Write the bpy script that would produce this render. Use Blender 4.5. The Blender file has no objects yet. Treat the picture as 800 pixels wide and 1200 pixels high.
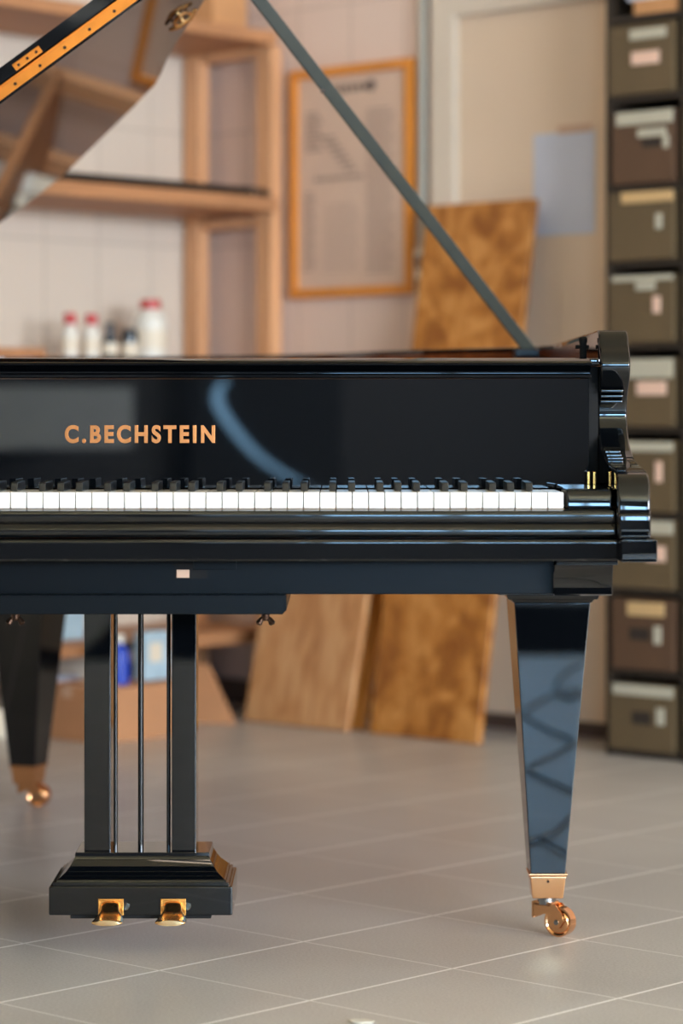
import bpy, bmesh, math, random
from mathutils import Vector, Matrix
random.seed(7)
PI = math.pi
col = bpy.context.scene.collection
# ------------------------------------------------------------------ camera / layout maths
F = 3228.0      # focal length in pixels of an 800x1200 frame
D = 3.94        # camera to the plane of the key fronts
EYE = 0.829
HZ = 488.0
def Yd(s): return F/s - D
def sc(Y): return F/(D+Y)
def W(px, py, Y):
    s = sc(Y)
    return Vector(((px-400)/s, Y, EYE-(py-HZ)/s))
def WX(px, Y): return (px-400)/sc(Y)
def WZ(py, Y): return EYE-(py-HZ)/sc(Y)
PHI = math.radians(43.1)
CORNER = Vector((-0.4125, 4.13, 0))
RM = Matrix.Translation(CORNER) @ Matrix.Rotation(-PHI, 4, 'Z')   # room space: x along back wall, -y into the room
RMI = RM.inverted()
CAM = Vector((0, -D, EYE))
def hit(px, py, axis, val):
    """point of the room (room space) seen at a pixel on the plane coordinate[axis] = val"""
    o = RMI @ CAM
    d = (RMI.to_3x3() @ Vector(((px-400)/F, 1.0, -(py-HZ)/F)))
    return o + d*((val-o[axis])/d[axis])

# ------------------------------------------------------------------ materials
def lin(c): return tuple(((v/255)/12.92 if v/255 <= .04045 else ((v/255+.055)/1.055)**2.4) for v in c)
def principled(name, rgb, rough=.5, metal=0.0, spec=.5, coat=0.0, bump=0.0, bscale=40, var=0.0, vscale=6, stretch=(1, 1, 1), emit=None, es=0):
    m = bpy.data.materials.new(name); m.use_nodes = True
    nt = m.node_tree; b = nt.nodes['Principled BSDF']
    c = lin(rgb)
    b.inputs['Base Color'].default_value = (*c, 1)
    b.inputs['Roughness'].default_value = rough
    b.inputs['Metallic'].default_value = metal
    b.inputs['Specular IOR Level'].default_value = spec
    b.inputs['Coat Weight'].default_value = coat
    b.inputs['Coat Roughness'].default_value = .02
    tc = nt.nodes.new('ShaderNodeTexCoord'); mp = nt.nodes.new('ShaderNodeMapping')
    mp.inputs['Scale'].default_value = stretch
    nt.links.new(tc.outputs['Object'], mp.inputs[0])
    if var or True:
        n = nt.nodes.new('ShaderNodeTexNoise'); n.inputs['Scale'].default_value = vscale; n.inputs['Detail'].default_value = 5
        nt.links.new(mp.outputs[0], n.inputs['Vector'])
        r = nt.nodes.new('ShaderNodeValToRGB'); v = max(var, .03)
        r.color_ramp.elements[0].position = .3; r.color_ramp.elements[1].position = .7
        r.color_ramp.elements[0].color = (*[x*(1-v) for x in c], 1)
        r.color_ramp.elements[1].color = (*[min(1, x*(1+v)) for x in c], 1)
        nt.links.new(n.outputs['Fac'], r.inputs[0]); nt.links.new(r.outputs[0], b.inputs['Base Color'])
    if bump:
        n2 = nt.nodes.new('ShaderNodeTexNoise'); n2.inputs['Scale'].default_value = bscale; n2.inputs['Detail'].default_value = 4
        nt.links.new(mp.outputs[0], n2.inputs['Vector'])
        bp = nt.nodes.new('ShaderNodeBump'); bp.inputs['Strength'].default_value = bump; bp.inputs['Distance'].default_value = .002
        nt.links.new(n2.outputs['Fac'], bp.inputs['Height']); nt.links.new(bp.outputs[0], b.inputs['Normal'])
    if emit:
        b.inputs['Emission Color'].default_value = (*emit, 1); b.inputs['Emission Strength'].default_value = es
    return m

M = {}
M['lacquer'] = principled('black_lacquer', (6, 8, 11), .02, spec=.6, bump=.006, bscale=5, vscale=3)
M['lacquer_soft'] = principled('satin_black', (9, 13, 17), .28, spec=.16, bump=.05, bscale=120)
M['felt'] = principled('black_felt', (9, 10, 12), .9)
M['ivory'] = principled('ivory', (246, 242, 236), .22, var=.05, vscale=30)
M['ebony'] = principled('ebony', (20, 22, 24), .28)
M['brass'] = principled('brass', (238, 172, 92), .22, metal=1, vscale=20)
M['rose_brass'] = principled('rose_brass', (238, 178, 128), .14, metal=1, vscale=20)
M['gilt'] = principled('gilt_letters', (206, 130, 76), .34, metal=1, vscale=30, var=.1)
M['hinge_brass'] = principled('hinge_brass', (214, 128, 52), .38, metal=1, vscale=30, var=.1)
M['pedal_brass'] = principled('pedal_brass', (240, 196, 140), .24, metal=1, vscale=20)
M['mat'] = principled('added_mat_black', (10, 10, 12), 1.0, spec=0)
M['steel'] = principled('steel', (150, 150, 150), .25, metal=1)
M['bronze'] = principled('dark_bronze', (70, 50, 38), .25, metal=.8)
M['prop'] = principled('prop_black', (58, 62, 58), .36, spec=.35)
M['rim_wood'] = principled('rim_veneer', (120, 62, 28), .2, var=.25, vscale=8, stretch=(1, 8, 8))
M['plate'] = principled('iron_plate_gold', (160, 120, 60), .35, metal=.6)
M['wire'] = principled('wire', (190, 180, 165), .25, metal=1)
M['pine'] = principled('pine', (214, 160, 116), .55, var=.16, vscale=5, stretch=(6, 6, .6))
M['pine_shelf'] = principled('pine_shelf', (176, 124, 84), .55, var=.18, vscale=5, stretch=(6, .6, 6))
M['tan'] = principled('tan_board', (196, 144, 96), .6, var=.12)
M['cardboard'] = principled('cardboard', (190, 138, 98), .8, var=.06)
M['corner_shade'] = principled('corner_shade_brown', (72, 54, 44), .7, var=.2)  # brown for the sheet that stands in for corner shade
M['door'] = principled('door_paint', (230, 208, 184), .45, var=.03, vscale=2)
M['frame'] = principled('door_frame_paint', (222, 210, 194), .45)
M['ceiling'] = principled('ceiling_paint', (216, 204, 168), .8)
M['sheet'] = principled('sheet_paper', (208, 214, 230), .7)
M['tape'] = principled('tape', (208, 172, 146), .6)
M['poster'] = principled('poster_paper', (216, 188, 168), .6, var=.04, vscale=4)
M['poster_frame'] = principled('poster_frame_wood', (224, 144, 56), .5, var=.1)
M['print'] = principled('print_ink', (158, 136, 124), .7)
M['print_dark'] = principled('print_dark', (110, 96, 90), .7)
M['conduit'] = principled('conduit_grey', (176, 176, 166), .4)
M['switch'] = principled('switch_plastic', (226, 224, 212), .4)
M['rack'] = principled('rack_brown', (44, 36, 28), .5)
M['archive'] = principled('archive_olive', (96, 80, 56), .6, var=.08)
M['archive_brown'] = principled('archive_brown', (88, 64, 46), .6, var=.08)
M['strip'] = principled('label_pale', (186, 182, 164), .6)
M['strip_tan'] = principled('label_tan', (206, 172, 122), .6)
M['tag'] = principled('tag_pink', (232, 196, 176), .5)
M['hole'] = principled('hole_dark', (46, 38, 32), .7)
M['red'] = principled('red_plastic', (190, 44, 40), .35)
M['white'] = principled('white_plastic', (226, 224, 214), .35)
M['label'] = principled('label_cream', (226, 216, 196), .6)
M['darkglass'] = principled('dark_glass', (38, 50, 58), .15)
M['blue'] = principled('blue_plastic', (30, 70, 190), .35)
M['paleblue'] = principled('pale_blue_carton', (170, 198, 214), .6, var=.12, vscale=14)
M['blackplastic'] = principled('black_plastic', (22, 22, 24), .35)
M['baseboard'] = principled('baseboard_brown', (82, 66, 58), .5)
M['dark_mask'] = principled('dark_mask_matte', (26, 28, 34), .9)  # for the added panels that shape the mirrored streak
M['winframe'] = principled('window_frame', (200, 205, 208), .4)

def wood_material(name, dark, mid, light, scale, stretch, rough=.5, contrast=(.35, .65)):
    m = principled(name, mid, rough)
    nt = m.node_tree; b = nt.nodes['Principled BSDF']
    mp = [n for n in nt.nodes if n.type == 'MAPPING'][0]; mp.inputs['Scale'].default_value = stretch
    n = nt.nodes.new('ShaderNodeTexNoise'); n.inputs['Scale'].default_value = scale; n.inputs['Detail'].default_value = 6; n.inputs['Distortion'].default_value = 1.0
    nt.links.new(mp.outputs[0], n.inputs['Vector'])
    r = nt.nodes.new('ShaderNodeValToRGB')
    r.color_ramp.elements[0].position = contrast[0]; r.color_ramp.elements[0].color = (*lin(dark), 1)
    r.color_ramp.elements[1].position = contrast[1]; r.color_ramp.elements[1].color = (*lin(light), 1)
    e = r.color_ramp.elements.new((contrast[0]+contrast[1])/2); e.color = (*lin(mid), 1)
    nt.links.new(n.outputs['Fac'], r.inputs[0]); nt.links.new(r.outputs[0], b.inputs['Base Color'])
    return m
M['osb'] = wood_material('stained_chipboard', (148, 88, 32), (182, 118, 50), (206, 144, 76), 15, (1, 1, .8), .45)
M['ply'] = wood_material('light_plywood', (178, 122, 76), (202, 148, 98), (214, 166, 118), 5, (5, 5, .5), .5)
M['amber'] = wood_material('amber_board', (160, 96, 34), (200, 132, 56), (214, 148, 74), 5, (5, 5, .5), .45)

def tile_material():
    m = bpy.data.materials.new('floor_tiles'); m.use_nodes = True
    nt = m.node_tree; b = nt.nodes['Principled BSDF']; L = nt.links
    tc = nt.nodes.new('ShaderNodeTexCoord'); sep = nt.nodes.new('ShaderNodeSeparateXYZ')
    L.new(tc.outputs['Object'], sep.inputs[0])
    def math_(op, a, bb=None):
        n = nt.nodes.new('ShaderNodeMath'); n.operation = op
        for i, v in enumerate((a, bb)):
            if v is None: continue
            if isinstance(v, (int, float)): n.inputs[i].default_value = v
            else: L.new(v, n.inputs[i])
        return n.outputs[0]
    P = .3105
    def line(o, half):
        fr = math_('FRACT', math_('DIVIDE', o, P)); d = math_('MULTIPLY', math_('MINIMUM', fr, math_('SUBTRACT', 1.0, fr)), P)
        return math_('LESS_THAN', d, half)
    lx = line(sep.outputs['X'], .0030); ly = line(sep.outputs['Y'], .0019)
    n1 = nt.nodes.new('ShaderNodeTexNoise'); n1.inputs['Scale'].default_value = 240; n1.inputs['Detail'].default_value = 3
    n2 = nt.nodes.new('ShaderNodeTexNoise'); n2.inputs['Scale'].default_value = 2.2; n2.inputs['Detail'].default_value = 5
    for n in (n1, n2): L.new(tc.outputs['Object'], n.inputs['Vector'])
    r1 = nt.nodes.new('ShaderNodeValToRGB')
    r1.color_ramp.elements[0].position = .3; r1.color_ramp.elements[0].color = (*lin((183, 181, 180)), 1)
    r1.color_ramp.elements[1].position = .7; r1.color_ramp.elements[1].color = (*lin((200, 199, 198)), 1)
    L.new(n2.outputs['Fac'], r1.inputs[0])
    mx = nt.nodes.new('ShaderNodeMix'); mx.data_type = 'RGBA'; mx.blend_type = 'OVERLAY'; mx.inputs[0].default_value = .35
    L.new(r1.outputs[0], mx.inputs[6]); L.new(n1.outputs['Fac'], mx.inputs[7])
    # pale grout; the light its lines catch is whitened into the colour
    g = nt.nodes.new('ShaderNodeMix'); g.data_type = 'RGBA'; L.new(lx, g.inputs[0]); L.new(mx.outputs[2], g.inputs[6]); g.inputs[7].default_value = (*lin((255, 255, 255)), 1)
    g2 = nt.nodes.new('ShaderNodeMix'); g2.data_type = 'RGBA'; L.new(ly, g2.inputs[0]); L.new(g.outputs[2], g2.inputs[6]); g2.inputs[7].default_value = (*lin((236, 236, 236)), 1)
    L.new(g2.outputs[2], b.inputs['Base Color'])
    b.inputs['Specular IOR Level'].default_value = .45
    rr = nt.nodes.new('ShaderNodeMapRange'); L.new(n2.outputs['Fac'], rr.inputs[0]); rr.inputs[3].default_value = .27; rr.inputs[4].default_value = .40
    L.new(rr.outputs[0], b.inputs['Roughness'])
    bp = nt.nodes.new('ShaderNodeBump'); bp.inputs['Strength'].default_value = .10; bp.inputs['Distance'].default_value = .001
    L.new(n1.outputs['Fac'], bp.inputs['Height']); L.new(bp.outputs[0], b.inputs['Normal'])
    return m
M['floor'] = tile_material()

def wall_material(name, rgb, ax):
    """painted wall tiles with soft joints; ax = horizontal coordinate of the wall"""
    m = bpy.data.materials.new(name); m.use_nodes = True
    nt = m.node_tree; b = nt.nodes['Principled BSDF']; L = nt.links
    tc = nt.nodes.new('ShaderNodeTexCoord'); sep = nt.nodes.new('ShaderNodeSeparateXYZ'); cb = nt.nodes.new('ShaderNodeCombineXYZ')
    L.new(tc.outputs['Object'], sep.inputs[0]); L.new(sep.outputs[ax], cb.inputs[0]); L.new(sep.outputs['Z'], cb.inputs[1])
    br = nt.nodes.new('ShaderNodeTexBrick'); br.offset = 0
    c = lin(rgb)
    br.inputs['Color1'].default_value = (*c, 1); br.inputs['Color2'].default_value = (*[x*.95 for x in c], 1)
    br.inputs['Mortar'].default_value = (*[x*.78 for x in c], 1)
    br.inputs['Scale'].default_value = 1; br.inputs['Mortar Size'].default_value = .004; br.inputs['Mortar Smooth'].default_value = .3
    br.inputs['Brick Width'].default_value = .2; br.inputs['Row Height'].default_value = .33
    L.new(cb.outputs[0], br.inputs['Vector'])
    L.new(br.outputs['Color'], b.inputs['Base Color']); b.inputs['Roughness'].default_value = .5
    return m
M['wall'] = wall_material('wall_back_tiles', (232, 208, 194), 'X')
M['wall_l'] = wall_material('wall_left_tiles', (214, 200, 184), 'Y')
M['wall_dark'] = principled('wall_dark_paint', (44, 42, 44), .7)

# ------------------------------------------------------------------ mesh helpers
class MB:
    def __init__(s): s.bm = bmesh.new()
    def box(s, lo, hi, bev=0, seg=2, mat=None):
        b = bmesh.new(); bmesh.ops.create_cube(b, size=1)
        lo, hi = Vector(lo), Vector(hi)
        for v in b.verts: v.co = Vector([(lo[i]+hi[i])/2 + v.co[i]*(hi[i]-lo[i]) for i in range(3)])
        if bev: bmesh.ops.bevel(b, geom=b.edges[:], offset=bev, segments=seg, profile=.5, affect='EDGES')
        if mat is not None: bmesh.ops.transform(b, matrix=mat, verts=b.verts)
        s.add(b); return s
    def add(s, b):
        me = bpy.data.meshes.new('t'); b.to_mesh(me); b.free(); s.bm.from_mesh(me); bpy.data.meshes.remove(me)
    def prism(s, pts, a, b_, axis, bev=0, seg=2):
        """polygon (p,q) extruded along axis: 0 -> (a..b, p, q); 1 -> (p, a..b, q); 2 -> (p, q, a..b)"""
        def mk(p, t):
            return (t, p[0], p[1]) if axis == 0 else ((p[0], t, p[1]) if axis == 1 else (p[0], p[1], t))
        b = bmesh.new()
        v0 = [b.verts.new(mk(p, a)) for p in pts]; v1 = [b.verts.new(mk(p, b_)) for p in pts]
        n = len(pts)
        f0 = b.faces.new(v0); f1 = b.faces.new(list(reversed(v1)))
        for i in range(n): b.faces.new((v0[i], v1[i], v1[(i+1) % n], v0[(i+1) % n]))
        bmesh.ops.recalc_face_normals(b, faces=b.faces[:])
        if bev:
            bmesh.ops.bevel(b, geom=list(set(f0.edges[:]+f1.edges[:])), offset=bev, segments=seg, profile=.5, affect='EDGES')
        s.add(b); return s
    def taper(s, c0, w0, c1, w1, bev=0, rot=0, back=1.0):
        """rectangular section, centre c0 half sizes w0 (bottom) to c1, w1 (top)"""
        b = bmesh.new(); vs = []
        for c, w in ((c0, w0), (c1, w1)):
            for sx, sy in ((-1, -1), (1, -1), (1, 1), (-1, 1)):
                d = Matrix.Rotation(rot, 3, 'Z') @ Vector((sx*w[0]*(back if sy > 0 else 1), sy*w[1], 0))
                vs.append(b.verts.new(Vector(c)+d))
        b.faces.new(vs[0:4][::-1]); b.faces.new(vs[4:8])
        for i in range(4): b.faces.new((vs[i], vs[(i+1) % 4], vs[4+(i+1) % 4], vs[4+i]))
        if bev: bmesh.ops.bevel(b, geom=b.edges[:], offset=bev, segments=2, profile=.5, affect='EDGES')
        s.add(b); return s
    def lathe(s, prof, c=(0, 0, 0), seg=28, mat=None):
        b = bmesh.new(); rings = []
        for r, z in prof:
            if r < 1e-6: rings.append([b.verts.new((0, 0, z))])
            else: rings.append([b.verts.new((r*math.cos(2*PI*i/seg), r*math.sin(2*PI*i/seg), z)) for i in range(seg)])
        for A, B in zip(rings, rings[1:]):
            if len(A) == 1 and len(B) == 1: continue
            for i in range(seg):
                j = (i+1) % seg
                if len(A) == 1: b.faces.new((A[0], B[j], B[i]))
                elif len(B) == 1: b.faces.new((A[i], A[j], B[0]))
                else: b.faces.new((A[i], A[j], B[j], B[i]))
        if len(rings[0]) > 1: b.faces.new(rings[0][::-1])
        if len(rings[-1]) > 1: b.faces.new(rings[-1])
        bmesh.ops.recalc_face_normals(b, faces=b.faces[:])
        bmesh.ops.transform(b, matrix=Matrix.Translation(Vector(c)) @ (mat or Matrix.Identity(4)), verts=b.verts)
        s.add(b); return s
    def tube(s, pts, r, seg=12, closed=False):
        pts = [Vector(p) for p in pts]; b = bmesh.new(); rings = []
        n = len(pts)
        rr = r if isinstance(r, (list, tuple)) else [r]*n
        up = None
        for i, p in enumerate(pts):
            t = (pts[min(i+1, n-1)]-pts[max(i-1, 0)]).normalized()
            if up is None:
                up = Vector((0, 0, 1)) if abs(t.z) < .9 else Vector((1, 0, 0))
            x = t.cross(up).normalized(); y = x.cross(t).normalized(); up = y
            rings.append([b.verts.new(p + x*rr[i]*math.cos(2*PI*k/seg) + y*rr[i]*math.sin(2*PI*k/seg)) for k in range(seg)])
        for A, B in zip(rings, rings[1:]):
            for i in range(seg): b.faces.new((A[i], A[(i+1) % seg], B[(i+1) % seg], B[i]))
        b.faces.new(rings[0][::-1]); b.faces.new(rings[-1])
        bmesh.ops.recalc_face_normals(b, faces=b.faces[:])
        s.add(b); return s
    def cyl(s, p, q, r, seg=24, bev=0):
        p, q = Vector(p), Vector(q); d = q-p
        b = bmesh.new(); bmesh.ops.create_cone(b, cap_ends=True, segments=seg, radius1=r, radius2=r, depth=d.length)
        if bev:
            bmesh.ops.bevel(b, geom=[e for e in b.edges if abs(e.verts[0].co.z-e.verts[1].co.z) < 1e-6], offset=bev, segments=2, affect='EDGES')
        bmesh.ops.transform(b, matrix=Matrix.Translation((p+q)/2) @ d.to_track_quat('Z', 'Y').to_matrix().to_4x4(), verts=b.verts)
        s.add(b); return s
    def poly(s, pts):
        s.bm.faces.new([s.bm.verts.new(p) for p in pts]); return s

ROOTM = {}
def flatten(o):
    w = o.modifiers.new('weighted_normals', 'WEIGHTED_NORMAL'); w.keep_sharp = True; w.weight = 100; w.mode = 'FACE_AREA'
def build(mb, name, mat, parent=None, space=None, smooth=35):
    me = bpy.data.meshes.new(name)
    bm = mb.bm
    if space is not None: bmesh.ops.transform(bm, matrix=space, verts=bm.verts)
    pm = ROOTM.get(parent.name) if parent is not None else None
    if pm is not None: bmesh.ops.transform(bm, matrix=pm.inverted(), verts=bm.verts)
    bm.to_mesh(me); bm.free()
    if smooth:
        for p in me.polygons: p.use_smooth = True
        me.set_sharp_from_angle(angle=math.radians(smooth))
    me.materials.append(mat)
    o = bpy.data.objects.new(name, me); col.objects.link(o)
    if smooth: flatten(o)
    if parent is not None:
        o.parent = parent; ROOTM[o.name] = pm if pm is not None else Matrix.Identity(4)
    else:
        # origin at the base centre of the mesh
        xs = [v.co.x for v in me.vertices]; ys = [v.co.y for v in me.vertices]; zs = [v.co.z for v in me.vertices]
        c = Vector(((min(xs)+max(xs))/2, (min(ys)+max(ys))/2, min(zs)))
        me.transform(Matrix.Translation(-c)); o.location = c
        ROOTM[o.name] = Matrix.Translation(c)
    return o
def tag(o, label, cat, group=None):
    o['label'] = label; o['category'] = cat
    if group: o['group'] = group
    return o
def thing(name, label, cat, loc, rotz=0, group=None):
    o = bpy.data.objects.new(name, None); col.objects.link(o); o.empty_display_size = .05
    o.location = loc; o.rotation_euler = (0, 0, rotz)
    ROOTM[o.name] = Matrix.Translation(Vector(loc)) @ Matrix.Rotation(rotz, 4, 'Z')
    return tag(o, label, cat, group)
def rthing(name, label, cat, rloc, group=None):
    return thing(name, label, cat, RM @ Vector(rloc), -PHI, group)
def struct(name, mb, mat, parent=None, origin=None, smooth=0):
    """setting, in room space; the object keeps room axes so that procedural tiles follow the walls"""
    me = bpy.data.meshes.new(name)
    org = Vector(origin) if origin is not None else Vector((0, 0, 0))
    bmesh.ops.transform(mb.bm, matrix=Matrix.Translation(-org), verts=mb.bm.verts)
    mb.bm.to_mesh(me); mb.bm.free(); me.materials.append(mat)
    if smooth:
        for p in me.polygons: p.use_smooth = True
        me.set_sharp_from_angle(angle=math.radians(smooth))
    o = bpy.data.objects.new(name, me); col.objects.link(o)
    if parent is None:
        o.matrix_world = RM @ Matrix.Translation(org); o['kind'] = 'structure'
        ROOTM[o.name] = RM @ Matrix.Translation(org)
    else:
        o.parent = parent
    return o
def catmull(pts, n=6, closed=False):
    out = []; P = [Vector(p) for p in pts]; N = len(P)
    rng = N if closed else N-1
    for i in range(rng):
        p0 = P[(i-1) % N] if (closed or i > 0) else P[0]; p1 = P[i]; p2 = P[(i+1) % N]; p3 = P[(i+2) % N] if (closed or i+2 < N) else P[-1]
        for k in range(n):
            t = k/n
            out.append(.5*((2*p1)+(-p0+p2)*t+(2*p0-5*p1+4*p2-p3)*t*t+(-p0+3*p1-3*p2+p3)*t**3))
    if not closed: out.append(P[-1])
    return out

# ------------------------------------------------------------------ room shell
RX, RY, RH = 12.6, 9.6, 3.1
n4 = RMI @ Vector((.1666, .196, 0))
struct('floor', MB().box((-.15, -RY-.15, -.1), (RX+.15, .15, 0)), M['floor'], origin=(n4.x, n4.y, 0))
struct('ceiling', MB().box((-.15, -RY-.15, RH), (RX+.15, .15, RH+.12)), M['ceiling'])
struct('wall_back', MB().box((-.15, 0, 0), (RX+.15, .15, RH)), M['wall'])
struct('wall_left', MB().box((-.15, -RY-.15, 0), (0, 0, RH)), M['wall_l'])
# right wall with a long window, front wall (behind the camera) with a glazed shop window
w0, w1, wz0, wz1 = -8.0, -1.6, 1.15, 2.75
mb = MB()
mb.box((RX, -RY, 0), (RX+.15, 0, wz0)); mb.box((RX, -RY, wz1), (RX+.15, 0, RH))
mb.box((RX, -RY, wz0), (RX+.15, w0, wz1)); mb.box((RX, w1, wz0), (RX+.15, 0, wz1))
struct('wall_right', mb, M['wall_dark'])
f0, f1, fz0, fz1 = 9.4, 12.3, 1.22, 2.3
mb = MB()
mb.box((0, -RY-.15, 0), (f0, -RY, RH)); mb.box((f1, -RY-.15, 0), (RX, -RY, RH))
def mx_(px, py):
    t0 = D+.209; d = Vector(((px-400)/F, 1.0, -(py-HZ)/F)); o = CAM+d*t0; d = Vector((d.x, -d.y, d.z))
    o = RMI @ o; d = RMI.to_3x3() @ d
    return (o+d*((-RY-o[1])/d[1])).x
g_ = [mx_(256, 470), mx_(372, 574)]
gxa, gxb = min(g_)-.12, max(g_)+.12
pass
mb.bm.free(); mb = MB()
mb.box((0, -RY-.15, 0), (gxa, -RY, RH)); mb.box((gxa, -RY-.15, 0), (gxb, -RY, .32)); mb.box((gxa, -RY-.15, 1.06), (gxb, -RY, RH if gxb < f0 else fz0)); mb.box((gxb, -RY-.15, 0), (f0, -RY, RH)) if gxb < f0 else None
mb.box((max(f0, gxb), -RY-.15, 0), (f1, -RY, fz0)); mb.box((f1, -RY-.15, 0), (RX, -RY, RH))
mb.box((f0, -RY-.15, fz1), (f1, -RY, RH))
struct('wall_front', mb, M['wall_dark'])
def window(name, along, a0, a1, z0, z1, plane, n):
    mb = MB()
    def bar(u0, u1, v0, v1):
        if along == 1: mb.box((plane-.03, u0, v0), (plane+.05, u1, v1), .004)
        else: mb.box((u0, plane-.05, v0), (u1, plane+.03, v1), .004)
    bar(a0, a1, z0, z0+.06); bar(a0, a1, z1-.06, z1)
    for i in range(n+1):
        u = a0+(a1-a0-.06)*i/n
        bar(u, u+.06, z0, z1)
    return struct(name, mb, M['winframe'])
window('window_1', 1, w0, w1, wz0, wz1, RX+.04, 5)
window('window_2', 0, f0, f1, fz0, fz1, -RY-.04, 3)

# door in the back wall
dl = hit(541, 21, 1, 0); do = hit(514, 0, 1, 0)
dtop = dl.z; x0 = dl.x; xo = do.x; x1 = x0+.86
fw = x0-xo
door = struct('door_1', MB().box((x0, -.012, .005), (x1, -.001, dtop), .002), M['door'])
mb = MB()
mb.box((xo, -.035, 0), (x0, -.0005, dtop+fw), .004); mb.box((x1, -.035, 0), (x1+fw, -.0005, dtop+fw), .004); mb.box((x0, -.035, dtop), (x1, -.0005, dtop+fw), .004)
struct('door_frame', mb, M['frame'], parent=door)
mb = MB(); mb.cyl((x1-.07, -.012, 1.0), (x1-.07, -.06, 1.0), .01); mb.tube([(x1-.07, -.06, 1.0), (x1-.19, -.06, 1.0)], .009)
struct('door_handle', mb, M['steel'], parent=door, smooth=35)
struct('door_kick_panel', MB().box((x0+.002, -.016, .006), (x1-.002, -.012, .045), .001), M['baseboard'], parent=door)
struct('baseboard_back', MB().box((.012, -.014, 0), (xo-.002, -.0005, .07), .003).box((x1+fw+.002, -.014, 0), (RX-.02, -.0005, .07), .003), M['baseboard'])
struct('baseboard_left', MB().box((.0005, -RY+.02, 0), (.012, -.015, .07), .003), M['baseboard'])

# ------------------------------------------------------------------ on the back wall
def wallrect(mb, pxl, pxr, pyt, pyb, off0, off1, bev=0):
    """box on the back wall whose face covers the pixels (top/bottom read at the middle)"""
    a = hit(pxl, pyt, 1, -off1); b = hit(pxr, pyb, 1, -off1); m0 = hit((pxl+pxr)/2, pyt, 1, -off1); m1 = hit((pxl+pxr)/2, pyb, 1, -off1)
    mb.box((a.x, -off1, m1.z), (b.x, -off0, m0.z), bev); return mb
pl = hit(340, 216, 1, -.02); pr = hit(483, 205, 1, -.02)
zt = hit(340, 84, 1, -.02).z; zb = hit(340, 350, 1, -.02).z
po = rthing('framed_chart', 'large printed paper chart in a thin orange wooden frame on the tiled wall', 'poster', ((pl.x+pr.x)/2, -.012, zb))
mb = MB(); t = .026
mb.box((pl.x, -.026, zt-t), (pr.x, -.002, zt), .003); mb.box((pl.x, -.026, zb), (pr.x, -.002, zb+t), .003)
mb.box((pl.x, -.026, zb+t), (pl.x+t, -.002, zt-t), .003); mb.box((pr.x-t, -.026, zb+t), (pr.x, -.002, zt-t), .003)
build(mb, 'frame', M['poster_frame'], po, RM)
build(MB().box((pl.x+t-.002, -.014, zb+t-.002), (pr.x-t+.002, -.004, zt-t+.002)), 'chart_sheet', M['poster'], po, RM)
mb = MB(); wd = MB()
def ink(m_, u0, u1, v0, v1):   # u,v fractions over the poster, v downwards
    X0 = pl.x+(pr.x-pl.x)*u0; X1 = pl.x+(pr.x-pl.x)*u1; Z1 = zt-(zt-zb)*v0; Z0 = zt-(zt-zb)*v1
    m_.box((X0, -.0155, Z0), (X1, -.014, Z1))
for i in range(7): ink(wd, .34+i*.05, .375+i*.05, .085, .115)
wd.cyl((pl.x+(pr.x-pl.x)*.66, -.0158, zt-(zt-zb)*.098), (pl.x+(pr.x-pl.x)*.66, -.014, zt-(zt-zb)*.098), .016)
for i in range(9): ink(mb, .12, .22+.02*(i % 3), .19+i*.02, .20+i*.02)
for i in range(7): ink(mb, .24+.035*i, .36+.03*i, .30+i*.024, .312+i*.024)
for i in range(9): ink(mb, .2+.045*i, .23+.045*i, .475, .495)
for i in range(34): ink(mb, .62, .84-.03*(i % 4 == 0), .2+i*.021, .207+i*.021)
for i in range(16): ink(mb, .1, .2-.02*(i % 3 == 0), .54+i*.022, .549+i*.022)
for i in range(14): ink(mb, .27, .55-.04*(i % 5 == 0), .6+i*.022, .603+i*.022)
build(mb, 'printed_text', M['print'], po, RM); build(wd, 'printed_title', M['print_dark'], po, RM)

mb = MB(); a = hit(494.5, 300, 1, -.02); top = RH
mb.tube([(a.x, -.016, hit(494, 291, 1, -.016).z), (a.x, -.016, RH-.001)], .0125, 14)
cd = build(mb, 'conduit_pipe', M['conduit'], None, RM); tag(cd, 'thin grey conduit pipe running down the wall between chart and door', 'pipe')
a = hit(485, 292, 1, -.045); b = hit(501, 349, 1, -.045)
sw = rthing('switch_box', 'small two-part light grey switch box under the conduit pipe', 'switch', ((a.x+b.x)/2, 0, b.z))
build(MB().box((a.x, -.045, b.z), (b.x, -.001, a.z), .004), 'housing', M['switch'], sw, RM)
h = (a.z-b.z)
for k in (0, 1): build(MB().box((a.x+.008, -.048, b.z+h*(.12+.47*k)), (b.x-.008, -.0445, b.z+h*(.40+.47*k)), .001), 'rocker', M['print_dark'], sw, RM)
a = hit(625, 158, 1, -.014); b = hit(697, 273, 1, -.014)
pa = rthing('notice_sheet', 'blank pale blue sheet of paper taped to the cream door', 'paper', ((a.x+b.x)/2, -.013, b.z))
build(MB().box((a.x, -.0148, b.z), (b.x, -.0135, a.z)), 'sheet', M['sheet'], pa, RM)
build(MB().box((a.x+(b.x-a.x)*.4, -.0156, a.z-.004), (b.x-.01, -.0148, a.z+.016)), 'tape', M['tape'], pa, RM)

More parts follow.
